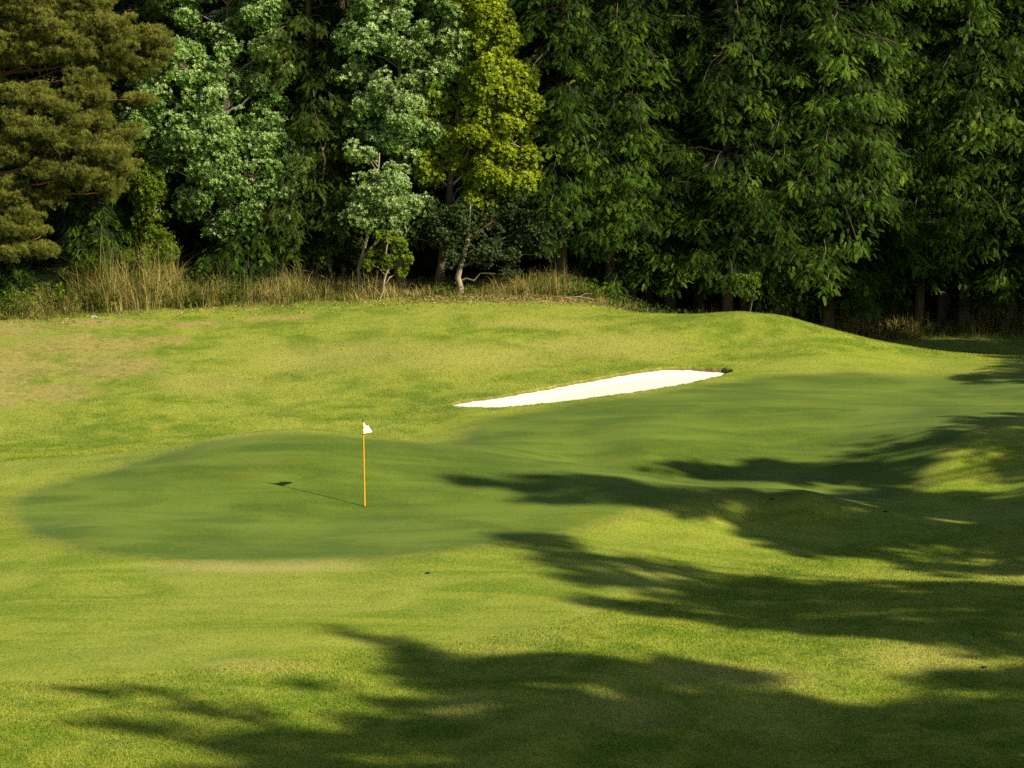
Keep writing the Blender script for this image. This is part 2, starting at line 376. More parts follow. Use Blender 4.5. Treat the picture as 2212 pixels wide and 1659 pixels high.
B0 = np.stack([gx, gy, gz], 1); Wd = np.stack([np.cos(wa)*wid, np.sin(wa)*wid, 0*wid], 1)
Tp = B0+np.stack([np.cos(lean_a)*ln, np.sin(lean_a)*ln, hgt], 1)
BV = np.stack([B0-Wd, B0+Wd, Tp], 1).reshape(-1, 3); BT = np.arange(n_*3).reshape(-1, 3)
r3 = lambda v: np.repeat(v, 3)
gr = mesh_np('grass', BV, None, blade_mat(), attrs={'mow_d': r3(md_), 'green_d': r3(gd_), 'bunker_d': r3(bd_), 'soil': r3(so_), 'pale': r3(grid_at(pale, gx, gy)), 'tone': r3(rng.random(n_)**1.3*.75)}, tris=BT)
tag(gr, 'short mown grass blades covering the slopes around the green', 'grass', kind='stuff')

# bunker sand, its own sheet a hand below the turf
bx0, by0 = Pb.min(0)-.3; bx1, by1 = Pb.max(0)+.3
sx = np.arange(bx0, bx1, .06); sy = np.arange(by0, by1, .06)
SX, SY = np.meshgrid(sx, sy); SB = sdf(SX, SY, Pb)
SZ = gh(SX, SY) - .08 - .09*ss(SX, 5, 7) - .10*ss(SB, 0, .9) + .006*np.sin(SX*7+SY*3)*np.sin(SY*9)
keep = (SB > -.25)
I, J = np.meshgrid(np.arange(len(sx)-1), np.arange(len(sy)-1)); n_ = len(sx)
qk = keep[:-1, :-1] & keep[1:, 1:] & keep[1:, :-1] & keep[:-1, 1:]
sq = np.stack([J*n_+I, J*n_+I+1, (J+1)*n_+I+1, (J+1)*n_+I], -1)[qk]
a = NT('sand'); p = a.n('BsdfPrincipled'); p.inputs['Roughness'].default_value = .95; p.inputs['Specular IOR Level'].default_value = .1
c = a.mix(a.smooth(a.noise(1.2, 5, .6), .35, .7), (.80, .76, .69), (.72, .67, .59)); a.l(c, p.inputs['Base Color'])
b = a.n('Bump'); b.inputs['Strength'].default_value = .35; b.inputs['Distance'].default_value = .03; a.l(a.noise(9, 5, .6, a.pos(1, 2.5, 1)), b.inputs['Height']); a.l(b.outputs[0], p.inputs['Normal'])
a.l(p.outputs[0], a.out.inputs[0])
used, inv = np.unique(sq.ravel(), return_inverse=True)
sand = mesh_np('bunker_sand', np.stack([SX, SY, SZ], -1).reshape(-1, 3)[used], inv.reshape(-1, 4), a.m, smooth=True)
tag(sand, kind='structure')

# ------------------------------------------------------------------ flagstick
fp = hit(788, 1094); fz = float(gh(*fp))
fl = empty('golf_flagstick', (fp[0], fp[1], fz), 'thin yellow flagstick with small white flag standing in the hole', 'flagstick')
lean = -.012
def stick(z0, z1, r0, r1, name, mat, parent, n=6, sides=12):
    zz = np.linspace(z0, z1, n); P = np.stack([lean*zz, 0*zz, zz], 1)
    v, qq = tubes([(P, np.linspace(r0, r1, n))], sides)
    top = len(v)-sides
    tr = [(top, top+i, top+i+1) for i in range(1, sides-1)]
    return mesh_np(name, v, qq, mat, parent, smooth=True, tris=tr)
pole = stick(-.05, 2.13, .019, .014, 'pole', simple('yellow_pole_paint', (.78, .36, .012), .35, spec=.5), fl)
black = simple('black_plastic', (.02, .02, .02), .5)
for z in (1.80, 1.965, 2.13):
    stick(z-.012, z+.014, .021, .021, 'ring', black, fl, 2)
# cloth: hoist 0.33 m, blown to the right and away
nu, nv = 18, 14
uu, vv = np.meshgrid(np.linspace(0, 1, nu), np.linspace(0, 1, nv))
hoist_z = 1.81+.31*vv
fxx = .20*uu**.8*(1-.35*vv*uu) + .018*np.sin(uu*9+vv*3)*uu
fyy = .30*uu + .05*np.sin(uu*7.5+1+vv*2)*uu + .03*np.sin(vv*5)*uu
fzz = hoist_z - .12*vv*np.sin(np.minimum(uu*2.4, 1)*np.pi/2) + .015*np.sin(uu*6)*uu - .0*uu + .02*uu*(1-vv)
fv = np.stack([fxx+lean*2, fyy, fzz], -1).reshape(-1, 3)
I, J = np.meshgrid(np.arange(nu-1), np.arange(nv-1)); fq = np.stack([J*nu+I, J*nu+I+1, (J+1)*nu+I+1, (J+1)*nu+I], -1).reshape(-1, 4)
am = leaf_mat('white_cloth', [(0, (.85, .84, .82)), (1, (.85, .84, .82))], .35, rough=.8, obj_var=0)
flag = mesh_np('flag', fv, fq, am, fl, attrs={'tone': np.zeros(len(fv))}, smooth=True)
# cup rim in the turf
ang = np.linspace(0, 2*np.pi, 24, endpoint=False)
cv = np.concatenate([np.stack([r*np.cos(ang), r*np.sin(ang), 0*ang+z], 1) for r, z in ((.060, .006), (.054, .008), (.054, -.03))])
cq = [(r*24+i, r*24+(i+1) % 24, (r+1)*24+(i+1) % 24, (r+1)*24+i) for r in range(2) for i in range(24)]
mesh_np('cup', cv, cq, simple('dark_cup', (.03, .035, .02), .8), fl)

# small sprinkler caps
for (u, v), lab in {(925,1240): 'small dark cap in the sunlit grass below the flagstick', (1668,1079): 'small dark cap on the crest at the right end of the green',
                    (1913,1106): 'small dark cap in the shaded hollow right of the green', (2125,1443): 'small dark cap in the grass near the lower right light patch'}.items():
    c_ = hit(u, v); z = float(gh(*c_)); r0 = .10
    V = [(0, 0, .035)]+[(r*math.cos(t), r*math.sin(t), zz) for r, zz in ((.03, .034), (.055, .028), (.06, -.03)) for t in ang]
    tr = [(0, 1+i, 1+(i+1) % 24) for i in range(24)]
    qs = [(1+r*24+i, 1+(r+1)*24+i, 1+(r+1)*24+(i+1) % 24, 1+r*24+(i+1) % 24) for r in range(2) for i in range(24)]
    o = mesh_np('sprinkler_cap', V, qs, black, tris=tr, smooth=True); o.location = (c_[0], c_[1], z)
    tag(o, lab, 'sprinkler cap', 'sprinkler caps in the turf')

# ------------------------------------------------------------------ leaf templates
def spray():
    V, Q = [], []
    def dia(a, b, w, up=(0, 0, 1)):
        a = np.array(a, float); b = np.array(b, float); d = b-a; s = np.cross(d, up); s /= np.linalg.norm(s)+1e-9
        m = a+d*.45; k = len(V); V.extend([a, m+s*w, b, m-s*w]); Q.append((k, k+1, k+2, k+3))
    rc = lambda t: np.array([t, 0, .10*t-.42*t*t])
    for i, t in enumerate(np.linspace(.06, .92, 9)):
        for s in (-1, 1):
            L = .42*(1-.5*t)*(1 if t > .1 else .75)
            e = rc(t)+L*np.array([.62, s*.72, -.22-.2*t])
            dia(rc(t), e, .026)
    dia(rc(.6), rc(1.08), .03); dia(rc(0), rc(.6), .02)
    return np.array(V), np.array(Q)
def rosette(n, spread0, spread1, width, droop=.0, seed=1, fold=.0):
    r = np.random.default_rng(seed); V, Q, T = [], [], []
    for i in range(n):
        az = i*2.4+r.uniform(-.4, .4); el = r.uniform(spread0, spread1)      # angle from axis (local x)
        d = np.array([math.cos(el), math.sin(el)*math.cos(az), math.sin(el)*math.sin(az)])
        s = np.cross(d, [1, 0, 0]); s /= np.linalg.norm(s); s = s*math.cos(fold)+np.cross(s, d)*math.sin(fold)
        L = r.uniform(.75, 1.1); a = d*.08; m = d*L*.5+np.array([0, 0, 0]); b = d*L - np.array([droop*L, 0, 0])
        k = len(V); V.extend([a, m+s*width, b, m-s*width]); Q.append((k, k+1, k+2, k+3)); T += [r.uniform(-.08, .08)]*4
    return np.array(V), np.array(Q), np.array(T)
SP = spray()
RO = rosette(8, .35, 1.35, .15, .1, 3)
RS = rosette(7, .3, 1.5, .24, .0, 4)
NE = rosette(15, .15, 1.25, .040, .0, 5)
NE2 = (np.concatenate([NE[0], np.array([(0, -.035, 0), (.5, -.04, 0), (.9, 0, 0), (.5, .04, 0)])]), np.concatenate([NE[1], [[60, 61, 62, 63]]]), np.concatenate([NE[2], [.20]*4]))

# ------------------------------------------------------------------ cypress trees (six grown once, then copied)
def cypress(seed, Ht, Rm, zb, mat, loc, label, group, nb=400, tone0=.25, low=0):
    rg = np.random.default_rng(seed)
    root = empty('cypress_tree', loc, label, 'tree', group)
    zz = np.linspace(-.3, Ht*.97, 12)
    P = np.stack([np.cumsum(rg.normal(0, .04, 12)), np.cumsum(rg.normal(0, .04, 12)), zz], 1); P[0, :2] = 0
    r = .20*(1-zz.clip(0)/Ht)**.8+.02; r[0] = .27
    v, q_ = tubes([(P, r)], 9); mesh_np('trunk', v, q_, M['bark'], root, smooth=True)
    z0 = zb+(Ht-zb)*rg.random(nb)**1.3
    az = np.arange(nb)*2.39996+rg.normal(0, .3, nb)
    f = (z0-zb)/(Ht-zb)
    L = Rm*(.35+.65*np.minimum(1, f*6+.5))*(1-f)**.42*rg.uniform(.45, 1.12, nb)+.25
    paths, parts = [], []
    for i in range(nb):
        o = np.array([math.cos(az[i]), math.sin(az[i]), 0]); s = np.array([-o[1], o[0], 0])
        up = rg.uniform(-.1, .45); dr = rg.uniform(.15, .7)
        def pos(t): return np.array([np.interp(z0[i], P[:, 2], P[:, 0]), np.interp(z0[i], P[:, 2], P[:, 1]), z0[i]])+o*L[i]*t[:, None]+np.array([0, 0, 1])*(L[i]*(up*t-dr*t*t))[:, None]
        tt = np.linspace(0, .95, 6); pp = pos(tt); pp[1:-1] += rg.normal(0, .05, (4, 3))
        paths.append((pp, np.linspace(.035, .008, 6)*(.6+L[i]*.25)))
        n = int(42*L[i]+10)
        t = rg.random(n)**.6*.85+.18; wd = .36*L[i]*np.sqrt(np.clip(1.12-t, 0, 1))*.9
        lat = rg.normal(0, .75, n).clip(-1.5, 1.5)
        c = pos(t)+s*(lat*wd)[:, None]; c[:, 2] += -.22*np.abs(lat)*wd+rg.normal(-.03, .13, n)
        fx = o[None]*rg.uniform(.5, 1, n)[:, None]+s[None]*(lat*.9)[:, None]; fx += rg.normal(0, .35, (n, 3)); fx[:, 2] = -rg.uniform(-.1, 1.0, n)*(.4+t*.6)
        fz = np.array([0, 0, 1.])+rg.normal(0, .28, (n, 3))+o*.25
        tone = (tone0-.14+.85*(t-.62)+rg.normal(0, .16, n)+rg.normal(0, .13)).clip(0, .95)  # fresh tips lighter; the shade inside the crown is put into the tone too
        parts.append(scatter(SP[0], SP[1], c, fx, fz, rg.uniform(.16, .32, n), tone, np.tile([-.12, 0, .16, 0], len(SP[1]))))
    v, q_ = tubes(paths, 4); mesh_np('branches', v, q_, M['bark'], root)
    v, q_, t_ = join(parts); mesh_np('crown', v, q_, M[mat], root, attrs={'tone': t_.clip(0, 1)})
    return root

def base(u, d, dz=0):
    x = (u-1106)/F*d; return (x, d, float(gh(x, d))+dz)
GW = 'cypress trees in the wall of forest on the right'
GL = 'cypress trees among the mixed trees on the left'
GB = 'cypress trees filling the rows behind'
protoA = cypress(1, 22.5, 2.6, 2.9, 'cypress', base(1318, 110.3), 'tall dark green cypress with a bare thin trunk showing, right of the dark glossy tree', GW, tone0=.32)
protoB = cypress(2, 24, 2.8, 2.2, 'cypress', base(1575, 110.2), 'cypress with the thickest dark trunk, above the left end of the grassy mound crest', GW, 420, tone0=.32)
protoC = cypress(3, 21, 2.5, 2.5, 'cypress', base(1450, 111.2), 'slender cypress between the thin bare trunk and the thick dark trunk', GW, tone0=.30)
protoD = cypress(4, 23, 2.9, 1.9, 'cypress', base(1740, 111.6), 'broad cypress with low drooping sprays behind the top of the mound', GW, 430, tone0=.36)
protoO = cypress(5, 21, 2.4, 1.5, 'olive', base(672, 110.2), 'dull olive cypress column between the two pale mint green trees', GL, 400, tone0=.45)
protoE = cypress(6, 6.6, 2.1, .8, 'cypress', base(528, 109.6), 'dark cypress with a short grey trunk standing in the tall straw grass', GL, 190, tone0=.30)
r_ = random.Random(3)
front = [(protoC, 1212, 109.8, 1.0, 'cypress beside the bright yellow tree, its low sprays hanging over the straw grass'),
 (protoD, 1400, 113.0, 1.0, 'cypress set back between the thin bare trunk and the slender cypress'),
 (protoA, 1655, 112.4, 1.05, 'cypress just right of the thick dark trunk, set slightly back'),
 (protoB, 1848, 111.6, 1.0, 'cypress above the right slope of the mound, bright sprays to its right edge'),
 (protoC, 1935, 113.8, 1.05, 'cypress at the dark gap where the sunlit wall ends'),
 (protoA, 2040, 112.8, 1.0, 'cypress with its lower half in deep shade right of the dark gap'),
 (protoD, 2140, 113.6, 1.0, 'second cypress right of the dark gap, upper sprays lit'),
 (protoB, 2235, 112.6, 1.05, 'cypress cut by the right edge of the photo, low boughs dark')]
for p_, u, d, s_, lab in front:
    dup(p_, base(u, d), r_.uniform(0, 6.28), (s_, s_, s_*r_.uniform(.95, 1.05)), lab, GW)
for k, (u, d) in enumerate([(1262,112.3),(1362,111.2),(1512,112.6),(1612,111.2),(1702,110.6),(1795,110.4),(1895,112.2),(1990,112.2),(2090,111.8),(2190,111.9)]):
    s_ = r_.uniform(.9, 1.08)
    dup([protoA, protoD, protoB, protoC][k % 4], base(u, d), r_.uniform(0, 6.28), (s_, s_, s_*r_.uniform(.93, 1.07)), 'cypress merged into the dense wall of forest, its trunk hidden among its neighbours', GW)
for p_, u, d, s_, lab in [(protoE, 30, 107.6, .46, 'low green cypress at the left edge under the brown pine'),
 (protoE, 205, 108.2, .74, 'short yellow-lit cypress under the right end of the pine boughs'),
 (protoO, 330, 112.5, .98, 'olive cypress half hidden between the pine and the mint green tree'),
 (protoO, 745, 111.8, 1.05, 'olive cypress just left of the tall mint green crown'),
 (protoC, 600, 112.4, .95, 'dark cypress right of the first mint green tree, trunk hidden by straw grass')]:
    dup(p_, base(u, d), r_.uniform(0, 6.28), (s_, s_, s_), lab, GL)
for k in range(19):
    u = -60+k*132+r_.uniform(-30, 30); d = 117.0+r_.uniform(-.8, .8)
    dup(r_.choice([protoA, protoB, protoC, protoD]), base(u, d, -1.9), r_.uniform(0, 6.28), (1.1, 1.1, 1.05), 'dark cypress standing in the crowded rows behind the front trees', GB)
for k in range(15):
    u = -60+k*165+r_.uniform(-40, 40); d = 122.5+r_.uniform(-1, 1)
    dup(r_.choice([protoB, protoD]), base(u, d, -2.2), r_.uniform(0, 6.28), (1.35, 1.35, 1.08), 'dark cypress standing in the crowded rows behind the front trees', GB)
# the same woodland turns the corner just outside the right edge and shades the lower right
for k, (x, y, s_) in enumerate([(23.4, 104.5, .72), (26.5, 101.5, .85), (25.2, 108.5, .9), (30.0, 98.5, .95), (29.5, 106, 1)]):
    dup([protoB, protoD][k % 2], (x, y, float(gh(x, y))), r_.uniform(0, 6.28), (s_*1.1, s_*1.1, s_*.66), 'cypress of the wood outside the right edge of the view', 'cypress trees outside the right edge')

# ------------------------------------------------------------------ broadleaf trees and pine
def lobed(name, cat, label, u0, d, lobes, mat, bark, tmpl, lsize, per_m2, sub_r=(.35, .6), trunk_r=.14, group=None, flat=1.0, up=.5, tone=(.55, .25),
          seed=1, lean_to=None, fork=.35, twigs=True, shell=.55, wob=.06, under=.45, minz=.25):
    """lobes: (u, v, radius, depth offset) in layout units; each is a bough of smaller leaf clumps"""
    rg = np.random.default_rng(seed)
    b = np.array(base(u0, d)); root = empty(name, tuple(b), label, cat, group)
    k = d/F
    cen = np.array([pt(u, v, d+dd)-b for u, v, r, dd in lobes]); rad = np.array([r*k*(.86 if mat == 'mint' else 1) for _, _, r, _ in lobes])
    top = cen[:, 2].max()
    lt = np.array(lean_to) if lean_to is not None else np.array([cen[:, 0].mean()*.8, 0, 0])
    n = 10; t = np.linspace(0, 1, n); TP = np.stack([lt[0]*t, lt[1]*t, -.2+(top+.2)*t], 1); TP[1:] += np.cumsum(rg.normal(0, wob, (n-1, 3)), 0)*[1, 1, 0]
    TR = trunk_r*(1-t)**.8+.02; TR[0] *= 1.35
    v, q_ = tubes([(TP, TR)], 9); mesh_np('trunk', v, q_, M[bark], root, smooth=True)
    paths, parts = [], []
    for c, r in zip(cen, rad):
        zst = max(.3, min(c[2]-fork*np.hypot(c[0], c[1])-.6*r, top*.9)); zst = max(zst, minz*c[2])
        p0 = np.array([np.interp(zst, TP[:, 2], TP[:, j]) for j in range(3)]); p0[2] = zst
        paths.append(wobble(p0, c, 7, .045*np.linalg.norm(c-p0)**.5, max(.025, trunk_r*.42*(1-zst/top*.6)), .02, .1, rg))
        area = 4*math.pi*r*r; sr = rg.uniform(*sub_r, size=1)[0]
        ns = max(5, int(area/(math.pi*sr*sr)*1.0))
        dirs = unit(ns, rg); dirs[:, 2] = dirs[:, 2]*flat+.15
        sc_c = c+dirs*r*rg.uniform(shell, 1.0, (ns, 1)); srs = rg.uniform(*sub_r, ns)
        for cc, s_ in zip(sc_c, srs):
            if twigs and rg.random() < .5: paths.append(wobble(c+rg.normal(0, .1, 3), cc, 5, .05, .018, .006, -.05, rg))
            m = int(per_m2*4*math.pi*s_*s_)
            dd = unit(m, rg); dd[:, 2] = np.where((dd[:, 2] < 0) & (rg.random(m) < under), -dd[:, 2], dd[:, 2])
            rr = s_*rg.uniform(.55, 1.08, m)**.5
            pos = cc+dd*rr[:, None]*[1, 1, .8*flat+.2]
            ax = dd*.8+np.array([0, 0, up])+(cc-c)/max(r, .1)*.35+rg.normal(0, .3, (m, 3))
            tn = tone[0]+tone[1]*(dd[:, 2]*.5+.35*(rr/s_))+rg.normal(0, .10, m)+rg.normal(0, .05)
            parts.append(scatter(tmpl[0], tmpl[1], pos, ax, unit(m, rg), rg.uniform(*lsize, m), tn.clip(0, .97), tmpl[2]))
    v, q_ = tubes(paths, 5); mesh_np('branches', v, q_, M['bark' if mat == 'glossy' else 'twig' if bark != 'red_bark' else 'red_bark'], root)
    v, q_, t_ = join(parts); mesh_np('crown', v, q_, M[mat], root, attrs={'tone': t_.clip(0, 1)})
    return root

GM = 'broadleaf trees between the pine and the cypress wall'
lobed('broadleaf_tree', 'tree', 'mint green tree right beside the brown pine, pale young leaves over dark ones', 470, 109.0,
 [(395,20,45,0),(560,30,50,0),(480,80,60,.5),(580,110,45,0),(400,150,60,-.5),(330,210,55,-.5),(430,220,60,-.8),(520,190,50,.5),(560,180,40,1),(300,290,50,-.6),(400,300,60,-1.0),(500,290,60,-.5),(590,250,45,.3),(600,330,45,0),
  (360,360,50,-.6),(460,370,60,-.8),(550,390,60,-.5),(620,400,40,-.3),(420,440,45,-.5),(520,450,55,-.6),(600,460,40,-.3),(480,150,55,-.3),(450,300,55,-.8),(590,180,50,0),(640,320,40,0),(640,370,36,.1),(560,310,50,-.3),(480,500,40,-.2),(440,-50,70,0),(560,-60,70,0)],
 'mint', 'bark', RO, (.10, .17), 21, (.20, .40), .2, GM, seed=21, tone=(.32, .54))
lobed('broadleaf_tree', 'tree', 'tallest mint green tree, silvery crown left of the bright yellow tree', 868, 108.6,
 [(790,20,45,0),(850,30,50,-.3),(800,90,50,-.4),(870,100,50,-.5),(940,70,50,-.3),(970,110,40,-.2),(920,150,45,-.3),(780,150,30,0),(900,-40,70,0),(820,-50,70,0),
  (830,200,45,-.4),(880,215,45,-.5),(800,235,35,-.3),(870,270,50,-.6),(925,290,35,-.4),(840,310,40,-.3),(760,90,44,0),(750,170,34,.1),(770,270,34,0),(965,30,44,-.3),(985,90,36,-.4),(955,160,36,-.3),(930,230,34,-.3),(790,290,30,0),(900,330,35,-.2)],
 'mint', 'bark', RO, (.10, .17), 21, (.18, .36), .17, GM, seed=22, tone=(.40, .50))
lobed('young_tree', 'tree', 'small mint green tree with a thin pale leaning trunk in the straw grass', 765, 107.6,
 [(800,400,32,0),(850,390,35,0),(780,440,30,0),(830,440,42,-.2),(880,450,38,0),(790,480,28,0),(850,490,35,0),(905,440,25,.2),(760,470,18,0),(795,345,22,0),(770,330,18,.2)],
 'mint', 'pale_bark', RO, (.09, .15), 24, (.2, .34), .055, GM, seed=23, tone=(.46, .42), lean_to=(1.1, 0, 0), fork=.8)
lobed('broadleaf_tree', 'tree', 'bright yellow-green tree, the most vivid crown, against the dark cypress wall', 942, 108.6,
 [(1000,-20,60,0),(1050,40,50,-.2),(1080,100,45,-.3),(1010,90,40,0),(1050,160,55,-.5),(1110,180,40,-.3),(1070,230,60,-.6),(1130,250,35,-.3),(1040,290,50,-.5),(1110,310,50,-.6),(1140,370,35,-.4),
  (1070,370,50,-.6),(1120,400,35,-.4),(1010,200,40,.3),(960,210,32,0),(945,260,36,-.2),(975,290,36,0),(950,330,32,0),(1000,340,36,.2),(1040,420,36,-.3),(1000,400,32,0),(930,380,30,.1),(915,345,26,.1),(1080,450,26,-.2),(960,25,40,.5)],
 'yellow', 'bark', RS, (.075, .125), 48, (.28, .46), .16, GM, seed=24, tone=(.42, .38), fork=.7)
lobed('broadleaf_tree', 'tree', 'low dark glossy tree with a blotchy pale trunk under the yellow crown', 992, 107.6,
 [(1205,490,28,.8),(900,515,24,.2),(1100,590,18,.2),(1010,490,45,0),(960,500,40,0),(1060,480,45,.4),(1120,450,45,.6),(1150,500,45,.5),(1090,540,35,.2),(1040,550,30,0),(930,470,35,.3),(1170,430,35,.8),(1180,540,30,.6),(990,550,30,-.1)],
 'glossy', 'pale_bark', RS, (.06, .10), 34, (.16, .32), .11, GM, seed=25, tone=(.30, .4), fork=.9, lean_to=(.25, .1, 0), minz=.62)
lobed('broadleaf_sapling', 'sapling', 'small fresh yellow-green sapling with a white stem below the leaning mint tree', 826, 106.9,
 [(830,515,16,0),(855,535,18,0),(812,548,15,.2),(842,572,16,0),(876,556,12,0),(800,572,10,0),(866,585,9,0),(838,545,16,.3)],
 'fresh', 'pale_bark', RS, (.07, .12), 34, (.12, .22), .024, GM, seed=26, tone=(.5, .3), fork=.6)
lobed('broadleaf_bush', 'bush', 'yellow-green bush squeezed between the pine boughs and the mint tree', 330, 108.2,
 [(300,390,30,0),(330,420,35,0),(340,460,28,0),(310,440,30,.2),(320,500,30,.2),(350,540,34,0),(300,560,30,0),(330,590,30,0),(260,250,40,.4),(230,240,30,.3),(290,330,30,.4),(320,380,26,0)],
 'fresh', 'bark', RO, (.09, .15), 26, (.2, .34), .06, GM, seed=27, tone=(.45, .3), fork=.6)
lobed('broadleaf_bush', 'bush', 'fresh green bush in the gap between the olive cypress and the leaning mint tree', 720, 108.8,
 [(725,290,30,.4),(700,340,30,.6),(690,400,26,.4),(740,420,24,.4),(560,560,26,0),(700,560,26,0),(740,260,26,.5)],
 'fresh', 'bark', RO, (.08, .14), 26, (.2, .32), .05, GM, seed=28, tone=(.25, .3), fork=.6)
for u, d, v0, lab in [(290,107.4,560,'low leafy weed bush among the straw grass under the pine'),(1608,107.8,610,'bright fresh little bush at the foot of the thick dark trunk'),(1840,109.5,650,'dark low bush in the shade behind the mound')]:
    lobed('low_bush', 'bush', lab, u, d, [(u-14,v0+8,16,0),(u+12,v0,18,0),(u,v0+24,16,0),(u+22,v0+26,12,0)], 'fresh', 'bark', RS, (.06, .11), 34, (.12, .2), .02, 'low bushes at the foot of the forest', seed=int(u), tone=(.35, .3))

# red pine on the left: layered boughs of needle tufts
PL = [(60,20,80,-.4),(180,10,70,-.2),(110,70,85,-.6),(230,60,70,-.3),(320,90,52,0),(260,110,60,-.3),(150,115,70,-.5),(340,120,36,.1),(60,120,65,-.6),(300,150,46,.1),(240,150,45,0),
      (20,200,50,-.3),(70,220,60,-.7),(130,235,60,-.7),(190,270,60,-.6),(60,280,75,-.9),(140,310,75,-1.0),(220,330,60,-.7),(265,370,45,-.5),(20,330,65,-.8),(180,380,65,-.8),(245,410,40,-.5),(100,370,50,-.7),
      (20,420,50,-.6),(50,460,50,-.7),(20,500,45,-.6),(70,500,35,-.5),(100,430,50,-.5),(30,545,45,-.4),(90,545,30,-.2),(300,215,36,-.1),(280,290,36,-.3),(10,120,60,-.5),(180,170,50,-.4),(200,205,50,-.5),(-60,100,90,-.5),(-60,300,90,-.8),(60,-60,90,-.2),(220,-50,80,0)]
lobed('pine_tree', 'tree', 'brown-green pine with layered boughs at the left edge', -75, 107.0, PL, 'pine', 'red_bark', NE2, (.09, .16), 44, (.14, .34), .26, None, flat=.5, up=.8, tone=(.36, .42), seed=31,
      lean_to=(-.6, .8, 0), fork=.1, shell=.25)

# ------------------------------------------------------------------ tall trees just outside the view; their boughs throw the shadows on the turf
OFF = [  # trunk x, y, label, boughs: where each bough's shadow falls (u, v, ru, rv) and its height
 (26, 33, 'tall spreading tree beside the viewpoint, its boughs shading the near grass', 'a', [
  (1050,1470,180,24,15),(1300,1440,230,26,15),(1520,1480,170,28,15),(1150,1530,300,32,16),(1450,1545,260,32,15),(900,1600,240,28,16.5),(1250,1610,300,34,16),(620,1640,150,18,16),
  (850,1700,500,45,17),(760,1368,55,9,16),(830,1392,65,10,16),(905,1418,80,14,16),(850,1462,110,8,16),(700,1484,50,5,16),(960,1440,90,14,15)]),
 (20, 31, 'tall spreading tree with long thin boughs nearest the viewpoint', 'a', [
  (250,1560,80,12,17),(345,1578,90,9,17),(480,1592,120,18,17.5),(330,1502,110,7,17),(470,1522,65,11,17),(400,1535,50,7,17),(190,1490,30,5,17),(570,1560,40,7,17)]),
 (33, 37, 'tall spreading tree behind the first, shading the lower right corner', 'a', [
  (1750,1570,220,32,14.5),(2000,1600,250,36,14),(2180,1560,110,32,14),(1600,1640,300,36,15),(1500,1720,500,45,16),(2050,1700,400,50,14),(2140,1478,100,16,14),(1950,1545,260,22,14),(1600,1560,200,24,14.5),(1250,1560,260,26,15),(1450,1600,260,26,15),(1800,1650,300,30,15),(2330,1500,200,60,14)]),
 (33, 51, 'spreading tree right of the view, shading the middle of the near slope', 'a', [
  (1450,1275,150,14,14),(1650,1262,190,13,14),(1500,1318,220,18,14),(1800,1300,250,24,13),(2100,1310,200,30,12),(1950,1350,250,16,13),(2150,1392,130,20,12),(2320,1330,160,60,12),(1700,1345,160,14,13),(1900,1275,260,18,13),(2150,1275,150,20,12.5),(2050,1370,200,18,12.5),
  (1130,1165,100,9,15),(1210,1188,75,14,14.5),(1290,1232,95,16,14.5),(1400,1215,85,11,14),(1250,1258,70,8,14.5)]),
 (31, 64, 'spreading tree right of the view, shading the right end of the green', 'a', [
  (1200,1042,140,9,14.5),(1350,1060,190,12,14),(1180,1078,80,4,14.5),(1450,1093,110,8,13.5),(1560,1078,120,9,13),
  (1640,1105,100,17,12),(1760,1118,110,19,11),(1665,1160,55,17,12),(1725,1190,60,10,12),(1850,1150,85,15,11),
  (1950,1075,120,12,10),(2100,1090,140,14,9),(2180,1135,100,16,9),(2010,1135,120,10,9),(2100,1185,120,9,9),(1900,1200,90,7,10),(1960,1150,110,12,10),(2060,1155,120,12,9.5),(2160,1165,110,12,9),(1880,1095,90,12,10.5),(2040,1105,120,14,9.5),(2200,1090,80,14,8.5),(2120,1215,90,5,9.5),(1800,1165,80,12,11),(1860,1192,110,7,12),(1760,1150,120,18,11.5),(2000,1220,55,10,11),(2130,1200,110,8,10),(2090,1238,150,9,12),(2230,1225,80,14,11),(2300,1120,90,40,9)]),
 (28, 73, 'spreading tree right of the view, shading the hollow between the two tiers of green', 'a', [
  (1480,1010,110,5,11),(1720,1078,110,6,11),(1820,1085,80,8,10.5),(1620,1020,150,10,10.5),(1780,1028,150,12,10),(1890,1030,70,9,9.5)]),
 (27, 79, 'needle tree right of the view whose fringed shadow reaches the upper green', 'b', [
  (2165,912,75,11,7),(2060,938,85,7,7.5),(1975,963,105,4,8),(1885,962,40,3,8),(2135,957,85,6,7),(2195,992,40,8,6.5),(2290,930,90,40,7)]),
 (28, 89, 'needle tree right of the view shading the far edge of the upper green', 'b', [
  (2140,818,65,8,6),(2215,800,50,12,6),(2190,752,60,5,7),(2090,742,60,3,7),(2290,800,80,40,6)]),
]
